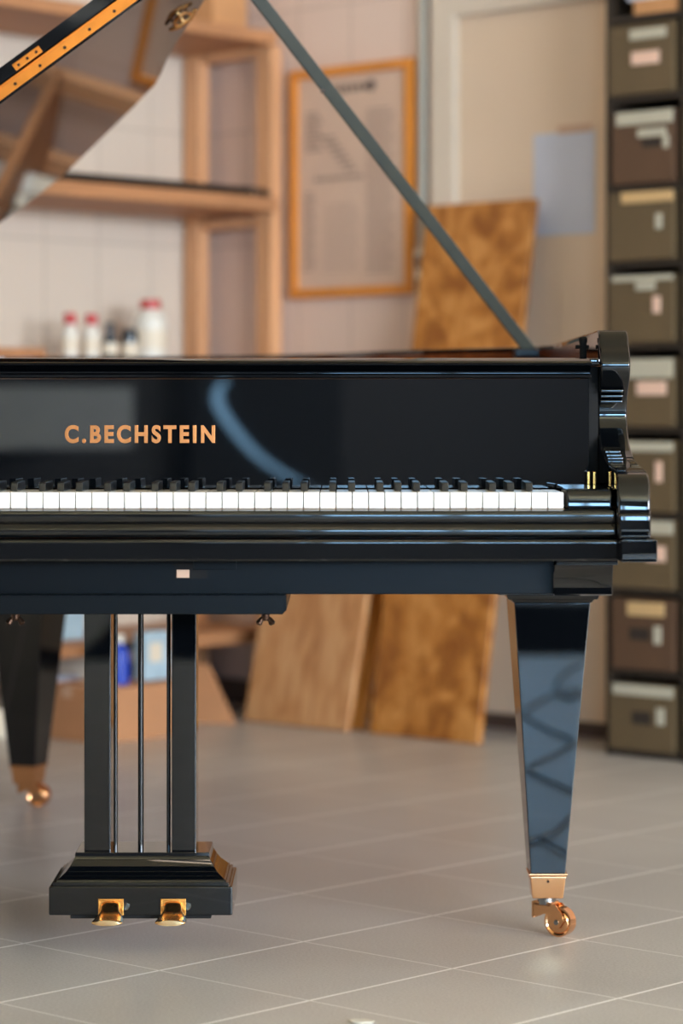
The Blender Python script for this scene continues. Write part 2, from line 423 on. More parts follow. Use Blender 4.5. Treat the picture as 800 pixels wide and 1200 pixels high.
# ------------------------------------------------------------------ boards leaning on the wall
def board(name, label, pxl, pxr, py, off, ztop, thick, mat, topoff=.016):
    a = hit(pxl, py, 1, -off); b = hit(pxr, py, 1, -off)
    mb = MB(); w = b.x-a.x
    H = math.hypot(ztop, off-topoff); ang = math.atan2(off-topoff-thick, ztop)
    mat4 = Matrix.Translation((a.x, -off+thick, thick*math.sin(ang)*0+.0005)) @ Matrix.Rotation(-ang, 4, 'X')
    mb.box((0, -thick, 0), (w, 0, H), .002, 1)
    bmesh.ops.transform(mb.bm, matrix=mat4, verts=mb.bm.verts)
    zmin = min(v.co.z for v in mb.bm.verts)
    for v in mb.bm.verts: v.co.z -= zmin-.0003
    o = build(mb, name, mat, None, RM); return tag(o, label, 'board')
board('chipboard_panel', 'tall blotchy orange-brown stained board leaning against the cream door', 432, 559, 860, .31, 1.385, .02, M['osb'], .062)
board('plywood_panel', 'light plywood board with vertical grain leaning left of the stained board', 285, 405, 840, .33, .93, .018, M['ply'], .10)
board('amber_panel', 'narrow amber board edge showing between plywood and blotchy board', 340, 424, 843, .28, .9, .018, M['amber'], .03)

# ------------------------------------------------------------------ shelving along the left wall
fp = hit(315, 300, 1, -.06); rp = hit(234, 300, 1, -.06)
SD = fp.x+.03; BX = .01
shf = rthing('timber_shelving', 'open rack of raw pine posts and shelves against the left wall', 'shelf', (.25, -1.2, 0))
for (xx, yy) in ((fp.x, -.06), (.045, -.06), (fp.x, -2.0), (.045, -2.0)):
    ztop = hit(320, 41, 1, -.06).z-.03
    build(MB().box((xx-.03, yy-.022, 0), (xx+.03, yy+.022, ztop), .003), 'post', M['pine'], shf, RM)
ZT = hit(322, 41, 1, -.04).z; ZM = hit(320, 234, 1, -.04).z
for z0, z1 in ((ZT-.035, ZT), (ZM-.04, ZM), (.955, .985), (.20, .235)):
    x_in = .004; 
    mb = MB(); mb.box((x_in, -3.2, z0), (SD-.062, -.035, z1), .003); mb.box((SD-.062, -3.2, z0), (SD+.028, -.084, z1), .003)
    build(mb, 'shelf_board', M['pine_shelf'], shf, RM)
for zz in (ZT-.06, ZM-.075):
    build(MB().box((.076, -.078, zz), (fp.x-.032, -.04, zz+.024), .002), 'cross_rail', M['pine'], shf, RM)

def bottle(name, label, px, xoff, z0, prof, capprof, mat, capmat, lab=None, cat='bottle', group=None):
    p = hit(px, 400, 0, xoff)
    r = rthing(name, label, cat, (xoff, p.y, z0), group)
    T = RM @ Matrix.Translation((xoff, p.y, z0))
    m1 = MB().lathe(prof); build(m1, 'body', mat, r, T)
    build(MB().lathe(capprof), 'cap', capmat, r, T)
    if lab: build(MB().lathe([(lab[0], lab[1]), (lab[0]+.0006, lab[1]+.001), (lab[0]+.0006, lab[2]-.001), (lab[0], lab[2])]), 'label_band', lab[3], r, T)
    return r
B0 = .985
def bprof(r, h, neck): return [(r*.9, 0), (r, .005), (r, h*.62), (r*.85, h*.74), (neck, h*.84), (neck, h)]
def cprof(r, a, b): return [(r, a), (r, b-.003), (r*.85, b), (0, b)]
bottle('squeeze_bottle', 'small clear-white bottle with red cap, leftmost on the bench shelf', 82, .22, B0, bprof(.024, .10, .012), cprof(.017, .092, .122), M['white'], M['red'], (.0242, .02, .055, M['label']))
bottle('squeeze_bottle', 'small clear-white bottle with red cap, beside the dark little bottles', 107, .22, B0, bprof(.024, .10, .012), cprof(.017, .092, .122), M['white'], M['red'], (.0242, .02, .055, M['label']))
bottle('dark_bottle', 'dark glass bottle with narrow black neck and white label', 129, .23, B0, bprof(.022, .078, .010), cprof(.012, .075, .100), M['darkglass'], M['blackplastic'], (.0222, .012, .044, M['label']))
bottle('dark_jar', 'short dark jar with pale label directly left of the big white can', 152, .24, B0, [(.021, 0), (.023, .004), (.023, .06), (.02, .066), (.018, .07)], cprof(.021, .066, .084), M['darkglass'], M['blackplastic'], (.0232, .008, .044, M['label']))
bottle('plastic_canister', 'big white plastic canister with wide red screw cap', 176, .2, B0, [(.042, 0), (.046, .006), (.047, .10), (.042, .122), (.026, .140), (.024, .150)], cprof(.029, .142, .168), M['white'], M['red'], (.0473, .03, .085, M['label']), 'canister')
p = hit(45, 411, 0, .3); q = hit(-60, 390, 0, .3)
mb = MB(); mb.box((.27, q.y, B0), (.33, p.y, B0+.022), .003)
tag(build(mb, 'timber_lath', M['pine_shelf'], None, RM), 'flat brown lath lying on the bench shelf at the left edge', 'lath')
# black rod on the middle shelf
p0 = hit(50, 205, 0, SD+.014); p1 = hit(322, 232, 0, SD+.014)
rd = rthing('furled_umbrella', 'long black rod with pointed tip and metal band lying on middle shelf', 'rod', (SD+.014, (p0.y+p1.y)/2, ZM))
L = p1.y-p0.y; zr = ZM+.0125
build(MB().tube([(SD+.014, p0.y, zr), (SD+.014, p0.y+L*.88, zr)], .012), 'rod_body', M['blackplastic'], rd, RM)
build(MB().tube([(SD+.014, p0.y+L*.88, zr), (SD+.014, p0.y+L*.905, zr)], .0135), 'metal_band', M['steel'], rd, RM)
build(MB().tube([(SD+.014, p0.y+L*.905, zr), (SD+.014, p0.y+L*.97, zr), (SD+.014, p1.y-.07, zr-.004)], [.012, .009, .004]), 'tip', M['blackplastic'], rd, RM)
# carton on the top shelf
a = hit(232, 30, 0, .2); b = hit(272, 30, 0, .2)
cb = rthing('small_carton', 'small tan cardboard carton on the topmost pine shelf', 'carton', (.16, (a.y+b.y)/2, ZT))
build(MB().box((.06, a.y, ZT), (.26, b.y, ZT+.16), .003), 'box_body', M['tan'], cb, RM)
build(MB().box((.14, a.y-.0006, ZT+.158), (.18, b.y+.0006, ZT+.1612)), 'tape', M['tape'], cb, RM)
# goods low down, seen below the piano
g = hit(82, 742, 0, .22)
def carton(name, label, x0, x1, pxa, pxb, z0, z1, mat, cat='box', mid=None, midmat=None):
    a = hit(pxa, 800, 0, x1).y; b = hit(pxb, 800, 0, x1).y
    r = rthing(name, label, cat, ((x0+x1)/2, (a+b)/2, z0))
    build(MB().box((x0, a, z0), (x1, b, z1), .003), 'box_body', mat, r, RM)
    if mid: build(MB().box((x0-.001, a-.001, z1-mid), (x1+.0015, b+.001, z1+.001), .001), 'box_lid', midmat, r, RM)
    return r
carton('storage_box', 'pale blue storage box on the lowest pine shelf behind the tail leg', .05, .3, 10, 100, .236, .36, M['paleblue'], mid=.03, midmat=M['sheet'])
carton('shallow_crate', 'pale cream shallow crate on the floor under the lowest shelf', .04, .33, -60, 98, .0003, .075, M['label'], 'crate')
carton('lidded_tub', 'small light blue tub standing on the cream crate', .12, .33, 62, 92, .0765, .145, M['paleblue'], 'tub', mid=.015, midmat=M['sheet'])
cx0, cx1 = .38, .62
ca = hit(118, 838, 0, cx1).y; cbb = hit(222, 838, 0, cx1).y
rc = rthing('cardboard_carton', 'low brown cardboard carton on the floor in front of the rack', 'carton', ((cx0+cx1)/2, (ca+cbb)/2, 0))
CT = .14
build(MB().box((cx0, ca, .0003), (cx1, cbb, CT), .003), 'box_body', M['cardboard'], rc, RM)
build(MB().box((.47, ca-.0006, CT-.03), (.51, cbb+.0006, CT+.0008)), 'tape', M['tape'], rc, RM)
def pos(px, xx): return hit(px, 780, 0, xx).y
y0 = pos(139, .56)
r = rthing('blue_bottle', 'deep blue plastic bottle with white cap on the low cardboard carton', 'bottle', (.56, y0, CT+.001))
T = RM @ Matrix.Translation((.56, y0, CT+.001))
build(MB().lathe([(.026, 0), (.028, .004), (.028, .075), (.02, .095), (.012, .102), (.012, .112)]), 'body', M['blue'], r, T)
build(MB().lathe(cprof(.015, .106, .128)), 'cap', M['white'], r, T)
y0 = pos(151, .46)
r = rthing('black_pot', 'black round pot with white label behind the blue bottle', 'pot', (.46, y0, CT+.001))
T = RM @ Matrix.Translation((.46, y0, CT+.001))
build(MB().lathe([(.02, 0), (.022, .004), (.03, .09), (.032, .094), (.028, .096)]), 'body', M['blackplastic'], r, T)
build(MB().lathe([(.0282, .045), (.0292, .046), (.0312, .075), (.030, .076)]), 'label_band', M['label'], r, T)
ya = pos(168, .56); yb = pos(200, .56)
r = rthing('flat_pack', 'pale blue and white packet standing on the low cardboard carton', 'packet', (.54, (ya+yb)/2, CT+.001))
build(MB().box((.52, ya, CT+.001), (.56, yb, CT+.13), .006), 'packet_body', M['paleblue'], r, RM)
build(MB().box((.558, ya+.02, CT+.05), (.5615, yb-.03, CT+.10), .0005), 'printed_patch', M['label'], r, RM)
# folded cardboard sheet, and a dark brown sheet standing in for the corner shade
pa_ = hit(205, 838, 1, -.42); pb_ = hit(282, 832, 1, -.42)
mb = MB()
q0 = hit(215, 838, 1, -.44); q1 = hit(281, 834, 1, -.38)
vs = [Vector((q0.x, -.46, .0005)), Vector((q1.x, -.40, .0005)), Vector((q0.x+.01, -.36, .15)), Vector((q0.x-.09, -.40, .15))]
nrm = Vector((.05, .02, .0))
tk = Vector((0, .006, 0))
b = mb.bm; A = [b.verts.new(v) for v in vs]; Bv = [b.verts.new(v+tk) for v in vs]
b.faces.new(A); b.faces.new(Bv[::-1])
for i in range(4): b.faces.new((A[i], Bv[i], Bv[(i+1) % 4], A[(i+1) % 4]))
bmesh.ops.recalc_face_normals(b, faces=b.faces[:])
tag(build(mb, 'cardboard_offcut', M['cardboard'], None, RM, 0), 'slanted brown cardboard offcut leaning between the carton and plywood board', 'cardboard')
dp = hit(240, 760, 1, -.03)
mb = MB().box((.40, -.034, .001), (.62, -.016, .62), .003)
tag(build(mb, 'corner_shade_board', M['corner_shade'], None, RM), 'dark brown sheet standing in for the shade in the corner behind the plywood board', 'board')

# ------------------------------------------------------------------ archive rack on the right
OFF = .23
ra = hit(714, 500, 1, -OFF); rb = hit(797, 500, 1, -OFF)
BW = rb.x-ra.x; RX0 = ra.x
rows = [(26, 110), (128, 215), (222, 305), (320, 402), (418, 500), (515, 600), (607, 690), (700, 785), (800, 880)]
rk = rthing('archive_rack', 'tall dark steel rack holding two columns of brown archive boxes', 'rack', (RX0+BW, -OFF/2-.02, 0))
def zrow(py): return hit(757, py, 1, -OFF).z
ztopr = zrow(-30)+.25
for i in range(3):
    xx = RX0+i*(BW+.012)
    build(MB().box((xx-.010, -OFF-.002, 0), (xx+.002, -.04, ztopr), .001), 'upright', M['rack'], rk, RM)
shelfz = []
for k, (pt, pb) in enumerate(rows):
    z = zrow(pb)
    shelfz.append(z)
    for j in range(2):
        xx = RX0+j*(BW+.012)+.0025
        build(MB().box((xx, -OFF, z-.016), (xx+BW-.003+.004-.0035, -.04, z-.001), .001), 'shelf_plate', M['rack'], rk, RM)
ztp = zrow(18)
for j in range(2):
    xx = RX0+j*(BW+.012)+.0025
    build(MB().box((xx, -OFF, ztp-.012), (xx+BW-.004, -.04, ztp+.004), .001), 'shelf_plate', M['rack'], rk, RM)
build(MB().box((RX0-.008, -.039, 0), (RX0+2*(BW+.012), -.034, ztopr), .001), 'back_panel', M['rack'], rk, RM)
spec = {
 0: ('archive', [('strip', 738, 780, 33, 45), ('tag', 740, 772, 60, 75), ('hole', 752, 762, 63, 73)], 'dark olive archive box with white label and pink card holder, topmost in left column'),
 1: ('archive_brown', [('strip', 722, 795, 129, 145), ('strip', 747, 780, 150, 160), ('strip', 777, 783, 158, 173), ('hole', 752, 774, 162, 172)], 'reddish brown archive box with pale strip and bent metal handle, second from top'),
 2: ('archive', [('strip_tan', 728, 789, 224, 237), ('strip', 768, 775, 250, 268)], 'olive archive box with wide tan label, third from top in left column'),
 3: ('archive', [('strip', 717, 795, 320, 329), ('strip', 745, 767, 330, 340), ('tag', 765, 773, 347, 367)], 'olive archive box with narrow pale strip and small clip, just above the piano arm level'),
 4: ('archive', [('strip', 730, 790, 419, 443), ('tag', 746, 780, 447, 463)], 'olive archive box with thick pale strip and pink card holder beside piano arm top'),
 5: ('archive', [('strip', 733, 795, 516, 529), ('tag', 768, 775, 541, 565)], 'olive archive box with pale strip and slim upright tag, fourth from the floor'),
 6: ('archive', [('strip', 740, 795, 608, 626), ('tag', 757, 779, 640, 658)], 'olive archive box with pink card holder level with the keybed corner'),
 7: ('archive_brown', [('strip_tan', 735, 778, 706, 722), ('hole', 737, 760, 736, 750), ('strip', 766, 774, 734, 755)], 'brown archive box with tan rounded label, second from the floor'),
 8: ('archive', [('strip', 718, 795, 800, 816), ('hole', 740, 762, 834, 849), ('strip', 769, 778, 830, 850)], 'olive archive box with bright white strip, lowest in left column'),
}
order = ['topmost', 'second', 'third', 'fourth', 'fifth', 'sixth', 'seventh', 'eighth', 'lowest']
for k, (pt, pb) in enumerate(rows):
    z0 = zrow(pb); z1 = zrow(pt)
    mt, marks, lab = spec[k]
    r = rthing('archive_box', lab, 'box', (RX0+BW/2, -OFF/2-.02, z0), 'archive boxes in the left column of the rack')
    xa = RX0+.006+(.008 if k in (1, 7) else 0); xb = RX0+BW-.012
    build(MB().box((xa, -OFF-.012, z0), (xb, -.045, z1-.004), .004), 'box_body', M[mt], r, RM)
    for (mm, a, b, t_, bb) in marks:
        A_ = hit(a, t_, 1, -OFF-.013); B_ = hit(b, bb, 1, -OFF-.013); mz0 = hit((a+b)/2, bb, 1, -OFF-.013).z; mz1 = hit((a+b)/2, t_, 1, -OFF-.013).z
        dpth = .016 if mm != 'hole' else .013
        build(MB().box((max(A_.x, xa+.001), -OFF-dpth, mz0), (min(B_.x, xb-.001), -OFF-.0118, min(mz1, z1-.006)), .001), {'hole': 'finger_hole', 'tag': 'card_holder', 'strip': 'label_strip', 'strip_tan': 'label_strip'}[mm], M[mm], r, RM)
    # second column, mostly beyond the frame
    r2 = rthing('archive_box', '%s archive box of the right column, cut by the photo edge' % order[k], 'box', (RX0+BW*1.5+.012, -OFF/2-.02, z0), 'archive boxes in the right column of the rack')
    xa2 = RX0+BW+.018; xb2 = xa2+BW-.024
    build(MB().box((xa2, -OFF-.012, z0), (xb2, -.045, z1-.004), .004), 'box_body', M['archive'], r2, RM)
    build(MB().box((xa2+.02, -OFF-.015, z1-.05), (xb2-.02, -OFF-.0118, z1-.02), .001), 'label_strip', M['strip'], r2, RM)
a = hit(733, 12, 1, -OFF).x; b = hit(796, 12, 1, -OFF).x
for j, (mm, nm, lb, h0, h1) in enumerate((('tan', 'paper_bundle', 'orange-brown folder bundle lying on top of the rack shelf', 0, .035), ('sheet', 'paper_stack', 'pale paper stack on the folder bundle at top of the rack', .0355, .06))):
    xx0 = a+.02-.02*j
    tag(build(MB().box((xx0, -OFF+.004, ztp+.005+h0), (b-.012, -.07, ztp+.005+h1), .002), nm, M[mm], None, RM), lb, 'papers')

# ------------------------------------------------------------------ the grand piano
XC = -.293; HW = .7285
piano = thing('grand_piano', 'black lacquered grand piano with raised lid, gold lettering and brass casters', 'piano', (XC, 1.0, 0))
LQ = M['lacquer']
def part(mb, name, mat=LQ, parent=piano, smooth=35): return build(mb, name, mat, parent, None, smooth)
XR = XC+HW; XL = XC-HW
TH = .045
# cheeks (arms) with scroll profile
prof = [(.30, .961), (.262, .9605), (.246, .957), (.232, .947), (.222, .934), (.207, .922), (.2015, .905), (.208, .888), (.222, .874), (.243, .858), (.250, .840), (.249, .822), (.240, .806), (.222, .793), (.196, .782), (.160, .770), (.118, .7625), (.065, .758), (.005, .754), (-.036, .7475), (-.056, .736), (-.064, .718), (-.0665, .698)]
pf = [(p.x, p.y) for p in catmull([(a, b, 0) for a, b in prof], 4)]
pf += [(-.0665, .694), (-.0715, .692), (-.0735, .688), (-.0735, .662), (-.072, .657), (.49, .657), (.49, .961)]
for sgn, xo_ in ((1, XR), (-1, XL)):
    part(MB().prism(pf, xo_-sgn*(TH+.001), xo_-sgn*.001, 0, .0035, 3), 'cheek')
# carved grooves on the scroll: small raised steps
for sgn, xo_ in ((1, XR), (-1, XL)):
    for zz, yy in ((.868, .222), (.860, .230), (.852, .236)):
        m_ = MB(); m_.box((xo_-sgn*.043 if sgn > 0 else xo_+.010, yy, zz-.0028), (xo_-.010 if sgn > 0 else xo_+.043, yy+.02, zz+.0018), .0012); part(m_, 'scroll_step')
    for zz, yy in ((.776, .166), (.771, .147), (.7665, .128)):
        m_ = MB(); m_.box((xo_-sgn*.043 if sgn > 0 else xo_+.020, yy, zz-.0028), (xo_-.020 if sgn > 0 else xo_+.043, yy+.03, zz+.0022), .0012); part(m_, 'scroll_step')
# rim
rimo = [(XR-.001, .49), (XR-.001, .75), (XR-.001, 1.0), (XR-.006, 1.15), (XR-.04, 1.30), (.30, 1.42), (.19, 1.53), (.10, 1.67), (.02, 1.84), (-.11, 2.0), (-.33, 2.14), (-.60, 2.21), (-.84, 2.17), (-.97, 2.06), (XL+.001, 1.88), (XL+.001, 1.4), (XL+.001, .9), (XL+.001, .49)]
ro = catmull([(a, b, 0) for a, b in rimo], 5)
def offset_in(path, d):
    out = []
    for i, p in enumerate(path):
        t = (path[min(i+1, len(path)-1)]-path[max(i-1, 0)]).normalized()
        out.append(p+Vector((-t.y, t.x, 0))*d)
    return out
ri = offset_in(ro, TH)
rv = offset_in(ro, TH+.003)
ring = [(p.x, p.y) for p in ro]+[(p.x, p.y) for p in reversed(ri)]
part(MB().prism(ring, .645, .961, 2, .003, 2), 'rim')
ring2 = [(p.x, p.y) for p in offset_in(ro, TH-.0002)]+[(p.x, p.y) for p in reversed(rv)]
part(MB().prism(ring2, .86, .952, 2), 'rim_veneer', M['rim_wood'])
inner = [(p.x, p.y) for p in offset_in(ro, TH+.001)]
part(MB().prism(inner, .66, .68, 2), 'bottom_board', M['rim_wood'])
part(MB().prism([(p.x, p.y) for p in offset_in(ro, TH+.01)], .855, .868, 2), 'iron_plate', M['plate'])
mb = MB()
for i in range(60):
    x = XL+.10+i*.0225
    yl = 2.05-max(0, (x+.75))*.75
    if x > .38: break
    mb.tube([(x, .52, .885), (x*.97-.01, max(.8, yl-.1), .885)], .0009, 5)
so = part(mb, 'strings', M['wire']); so['kind'] = 'stuff'
# pin block cover (front shelf), music shelf rail
s_r = .17
part(MB().box((XL+TH+.002, .235, .905), (XR-TH-.003, .50, .917), .003), 'pin_block_cover')
railp = [(.240, .9178), (.226, .9172), (.212, .9150), (.203, .9125), (.198, .9105), (.197, .909), (.1985, .9078), (.203, .9085), (.203, .9065), (.222, .8965), (.222, .8945), (.207, .894), (.2035, .8915), (.2035, .888), (.207, .8858), (.235, .8858)]
part(MB().prism(railp, XL+TH+.004, WX(693, .2), 0, .0008, 1), 'front_rail')
# fallboard
fb = [(.214, .886), (.224, .886), (.238, .72), (.216, .72), (.212, .76), (.2115, .82)]
fbp = part(MB().prism([(.2085, .8855), (.236, .8855), (.236, .721), (.2085, .721)], WX(-500, .21) if False else XL+TH+.004, WX(690, .21), 0, .0012, 2), 'fallboard')
part(MB().box((WX(690.5, .21), .238, .7285), (XR-TH-.0015, .258, .9045), .001), 'gap_shade_strip', M['felt'])  # black filler painting the dark of the gap beside the cheek
part(MB().box((WX(690.5, .21), .206, .907), (XR-TH-.0015, .236, .9165), .002), 'rail_end')
# lettering
cu = bpy.data.curves.new('lettering_curve', 'FONT'); cu.body = 'C.BECHSTEIN'; cu.size = .036; cu.extrude = .0009; cu.offset = .0011; cu.space_character = 1.32; cu.bevel_depth = .0004
tmp = bpy.data.objects.new('tmp_text', cu); col.objects.link(tmp)
bpy.context.view_layer.update()
dg = bpy.context.evaluated_depsgraph_get()
me = bpy.data.meshes.new_from_object(tmp.evaluated_get(dg))
bpy.data.objects.remove(tmp); 
xs = [v.co.x for v in me.vertices]; ys = [v.co.y for v in me.vertices]
lx0, lx1 = WX(76, .21), WX(252, .21); lz0, lz1 = WZ(519.5, .21), WZ(498, .21)
lean = 0.0
for v in me.vertices:
    u = (v.co.x-min(xs))/(max(xs)-min(xs)); w = (v.co.y-min(ys))/(max(ys)-min(ys))
    X = lx0+u*(lx1-lx0); Z = lz0+w*(lz1-lz0)
    v.co = Vector((X, .2085+(Z-.721)*lean-.0006-v.co.z, Z))
mb = MB(); mb.bm.from_mesh(me)
bmesh.ops.reverse_faces(mb.bm, faces=mb.bm.faces[:]); bmesh.ops.recalc_face_normals(mb.bm, faces=mb.bm.faces[:])
part(mb, 'lettering', M['gilt'], fbp, 25)
# keyboard
KP = .02328; KX0 = XC+26*.0235-52*KP
part(MB().box((KX0-.002, .012, .688), (KX0+52*KP+.002, .205, .6972), .001), 'key_frame', M['tan'])
zk = .7202
whites = []
wb = MB().box((.0008, .0, .6974), (KP-.0008, .158, zk), .0007, 2)
wo = build(wb, 'white_key', M['ivory'], None)
wmesh = wo.data; bpy.data.objects.remove(wo)
# white key mesh is centred on its base; place copies
for i in range(52):
    o = bpy.data.objects.new('white_key', wmesh); flatten(o); col.objects.link(o); o.parent = piano
    o.location = Vector((KX0+(i+.5)*KP, .079+random.uniform(-.0002, .0002), .6974+random.uniform(-.0001, .0002)))-Vector((XC, 1.0, 0))
bk = MB()
prof_b = [(.050, .7205), (.0535, .7320), (.0565, .7335), (.150, .7340), (.150, .7205)]
bk.prism(prof_b, -.0050, .0050, 0, .0012, 2)
bko = build(bk, 'black_key', M['ebony'], None)
bmesh_ = bko.data; bl = bko.location.copy(); bpy.data.objects.remove(bko)
names = 'ABCDEFG'
shift = {'A': .0004, 'C': -.0050, 'D': -.0006, 'F': -.0062, 'G': -.0032}
for i in range(51):
    nme = names[i % 7]
    if nme in 'BE': continue
    o = bpy.data.objects.new('black_key', bmesh_); flatten(o); col.objects.link(o); o.parent = piano
    o.location = Vector((KX0+(i+1)*KP+shift[nme], bl.y, bl.z))-Vector((XC, 1.0, 0))
# key blocks
for sgn in (1, -1):
    xa = KX0+52*KP+.004 if sgn > 0 else XL+TH+.003
    xb = XR-TH-.003 if sgn > 0 else KX0-.004
    kb = [(-.004, .6975), (-.004, .715), (.001, .7225), (.012, .7255), (.19, .7275), (.19, .6975)]
    part(MB().prism(kb, xa, xb, 0, .003, 3), 'key_block')
# fallboard pivot pins
for sgn in (1, -1):
    xx = WX(688.8, .19) if sgn > 0 else 2*XC-WX(688.8, .19)
    for k in (0, 1): part(MB().box((xx+sgn*k*.0085-.0021, .178, .7275), (xx+sgn*k*.0085+.0021, .2, .7275+.019), .0006), 'fallboard_pivot', M['brass'])
# key slip, keybed
KSx0, KSx1 = XL+TH+.002, XR-TH-.002
ks = [(-.004, .6965), (-.018, .6968), (-.024, .6945), (-.026, .689), (-.0255, .683), (-.0235, .6785), (-.0265, .6765), (-.031, .6735), (-.0335, .668), (-.033, .6615), (-.0305, .6575), (.02, .6575), (.02, .690), (-.004, .690)]
part(MB().prism(ks, KSx0, KSx1, 0, .0008, 1), 'key_slip')
kbz0, kbz1 = .6245, .6555
part(MB().prism([(-.036, kbz1), (-.0435, kbz1-.0015), (-.046, kbz1-.006), (-.046, kbz0+.003), (-.043, kbz0), (.49, kbz0), (.49, kbz1)], XL+TH, XR-TH+.001, 0, .0008, 1), 'keybed')
for sgn in (1, -1):
    xa, xb = (XR-TH+.001, XR+.0065) if sgn > 0 else (XL-.0065, XL+TH-.001)
    part(MB().box((xa, -.084, kbz0), (xb, .49, kbz1+.001), .002, 2), 'keybed_end_block')
# rail below keybed
ytr = .045
part(MB().box((XL+.14, ytr, WZ(696.5, ytr)), (WX(648.5, ytr), .42, .6243), .002), 'bottom_rail', M['lacquer_soft'])
for sgn in (1, -1):
    xa, xb = WX(648, .02), WX(717, .02)
    if sgn < 0: xa, xb = 2*XC-xb, 2*XC-xa
    br_ = [(.0, .6165), (.004, .613), (.012, .604), (.016, .594), (.0185, .583), (.0155, .577), (.012, .574), (.018, .5715), (.42, .5715), (.42, .6165)]
    part(MB().prism(br_, xa, xb, 0, .001, 1), 'corner_bracket')
    xa, xb = WX(652, -.01), WX(724, -.01)
    if sgn < 0: xa, xb = 2*XC-xb, 2*XC-xa
    part(MB().box((xa, -.008, .6168), (xb, .42, .6243), .001), 'bracket_plate')
# lyre board with rounded ends
yl = .02
lbx1 = WX(335.5, yl); lbx0 = 2*XC+.0-lbx1-.02
lz0, lz1 = WZ(720, yl), WZ(697, yl)
lp = [(lbx0, lz1), (lbx0, lz0+.006), (lbx0+.006, lz0), (lbx1-.006, lz0), (lbx1, lz0+.006), (lbx1, lz1)]
part(MB().prism(lp, yl, .44, 1, .0012, 1), 'lyre_board', M['lacquer_soft'])
m_ = MB(); m_.box((WX(205, ytr), ytr-.0016, WZ(678, ytr)), (WX(226, ytr), ytr+.0002, WZ(659.5, ytr))); m_.box((WX(222, ytr), ytr-.0012, WZ(678, ytr)), (WX(243, ytr), ytr+.0002, WZ(668, ytr)))
part(m_, 'lock_slot_dark', M['felt'])  # nothing is cut; the dark of the recess is flat black plates
part(MB().box((WX(207, ytr), ytr-.004, WZ(677, ytr)), (WX(222, ytr), ytr-.001, WZ(667.5, ytr)), .0006), 'lock_block', M['tape'])
part(MB().box((WX(227, ytr), ytr-.0022, WZ(667.5, ytr)), (WX(277, ytr), ytr+.0002, .6240), .0006), 'lock_strip', M['lacquer_soft'])
def wingnut(px, py, Y):
    c = W(px, py-8, Y); m_ = MB(); c.z = lz0
    m_.cyl((c.x, c.y, c.z-.004), (c.x, c.y, c.z+.0003), .006)
    m_.lathe([(.0045, -.012), (.006, -.009), (.006, -.002), (.004, 0)], c)
    for sx in (-1, 1):
        m_.tube([(c.x+sx*.002, c.y, c.z-.007), (c.x+sx*.006, c.y, c.z-.010), (c.x+sx*.0095, c.y, c.z-.0155), (c.x+sx*.0105, c.y, c.z-.018)], [.003, .0038, .0052, .0030], 10)
    part(m_, 'wing_nut', M['bronze'])
wingnut(311, 730, .06); wingnut(18, 733, .06)

# legs
def caster(parent, cx, cy, ang, z0=0.0):
    """brass twin fork caster, wheel on the floor, trailing towards ang"""
    R = .0238
    d = Vector((math.cos(ang), math.sin(ang), 0)); n = Vector((-d.y, d.x, 0)); top = Vector((cx, cy, .0622))
    wc = Vector((cx, cy, R+.0004))+d*.024
    m_ = MB()
    m_.cyl(top+Vector((0, 0, -.012)), top+Vector((0, 0, .0)), .015)
    f = build(m_, 'caster_stem', M['steel'], parent)
    # fork: two cheek plates along the wheel plus bridge
    m_ = MB()
    for sg in (-1, 1):
        pl_ = []
        for (u, z) in ((-.020, .054), (.004, .0545), (.022, .051), (.034, .038), (.036, .026), (.028, .014), (.020, .016), (.014, .030), (.004, .036), (-.006, .034), (-.012, .030), (-.020, .030)):
            pl_.append((u, z))
        b = bmesh.new(); off = n*(.0105*sg); th = n*(.003*sg)
        base = Vector((cx, cy, 0))
        A = [b.verts.new(base+d*u+Vector((0, 0, z))+off) for u, z in pl_]; Bq = [b.verts.new(base+d*u+Vector((0, 0, z))+off+th) for u, z in pl_]
        b.faces.new(A); b.faces.new(Bq[::-1])
        for i in range(len(A)): b.faces.new((A[i], Bq[i], Bq[(i+1) % len(A)], A[(i+1) % len(A)]))
        bmesh.ops.recalc_face_normals(b, faces=b.faces[:]); m_.add(b)
    mm = Matrix.Translation((cx, cy, 0)) @ Matrix.Rotation(ang, 4, 'Z')
    m_.box((-.020, -.0135, .0465), (.016, .0135, .0548), .002, 2, mm)
    m_.box((-.020, -.0135, .028), (-.015, .0135, .054), .001, 1, mm)
    build(m_, 'caster_fork', M['rose_brass'], parent)
    rot = Matrix.Rotation(ang, 4, 'Z') @ Matrix.Rotation(PI/2, 4, 'X')
    prof_w = [(.004, -.0085), (.017, -.0085), (.0185, -.0072), (.0215, -.0090), (.0240, -.0088), (R, -.0070), (R, .0070), (.0240, .0088), (.0215, .0090), (.0185, .0072), (.017, .0085), (.004, .0085)]
    build(MB().lathe(prof_w, wc, 40, rot), 'caster_wheel', M['rose_brass'], parent)
    build(MB().lathe([(0, -.0155), (.004, -.015), (.0045, -.0135), (.0045, .0135), (.004, .015), (0, .0155)], wc, 16, rot), 'axle', M['steel'], parent)
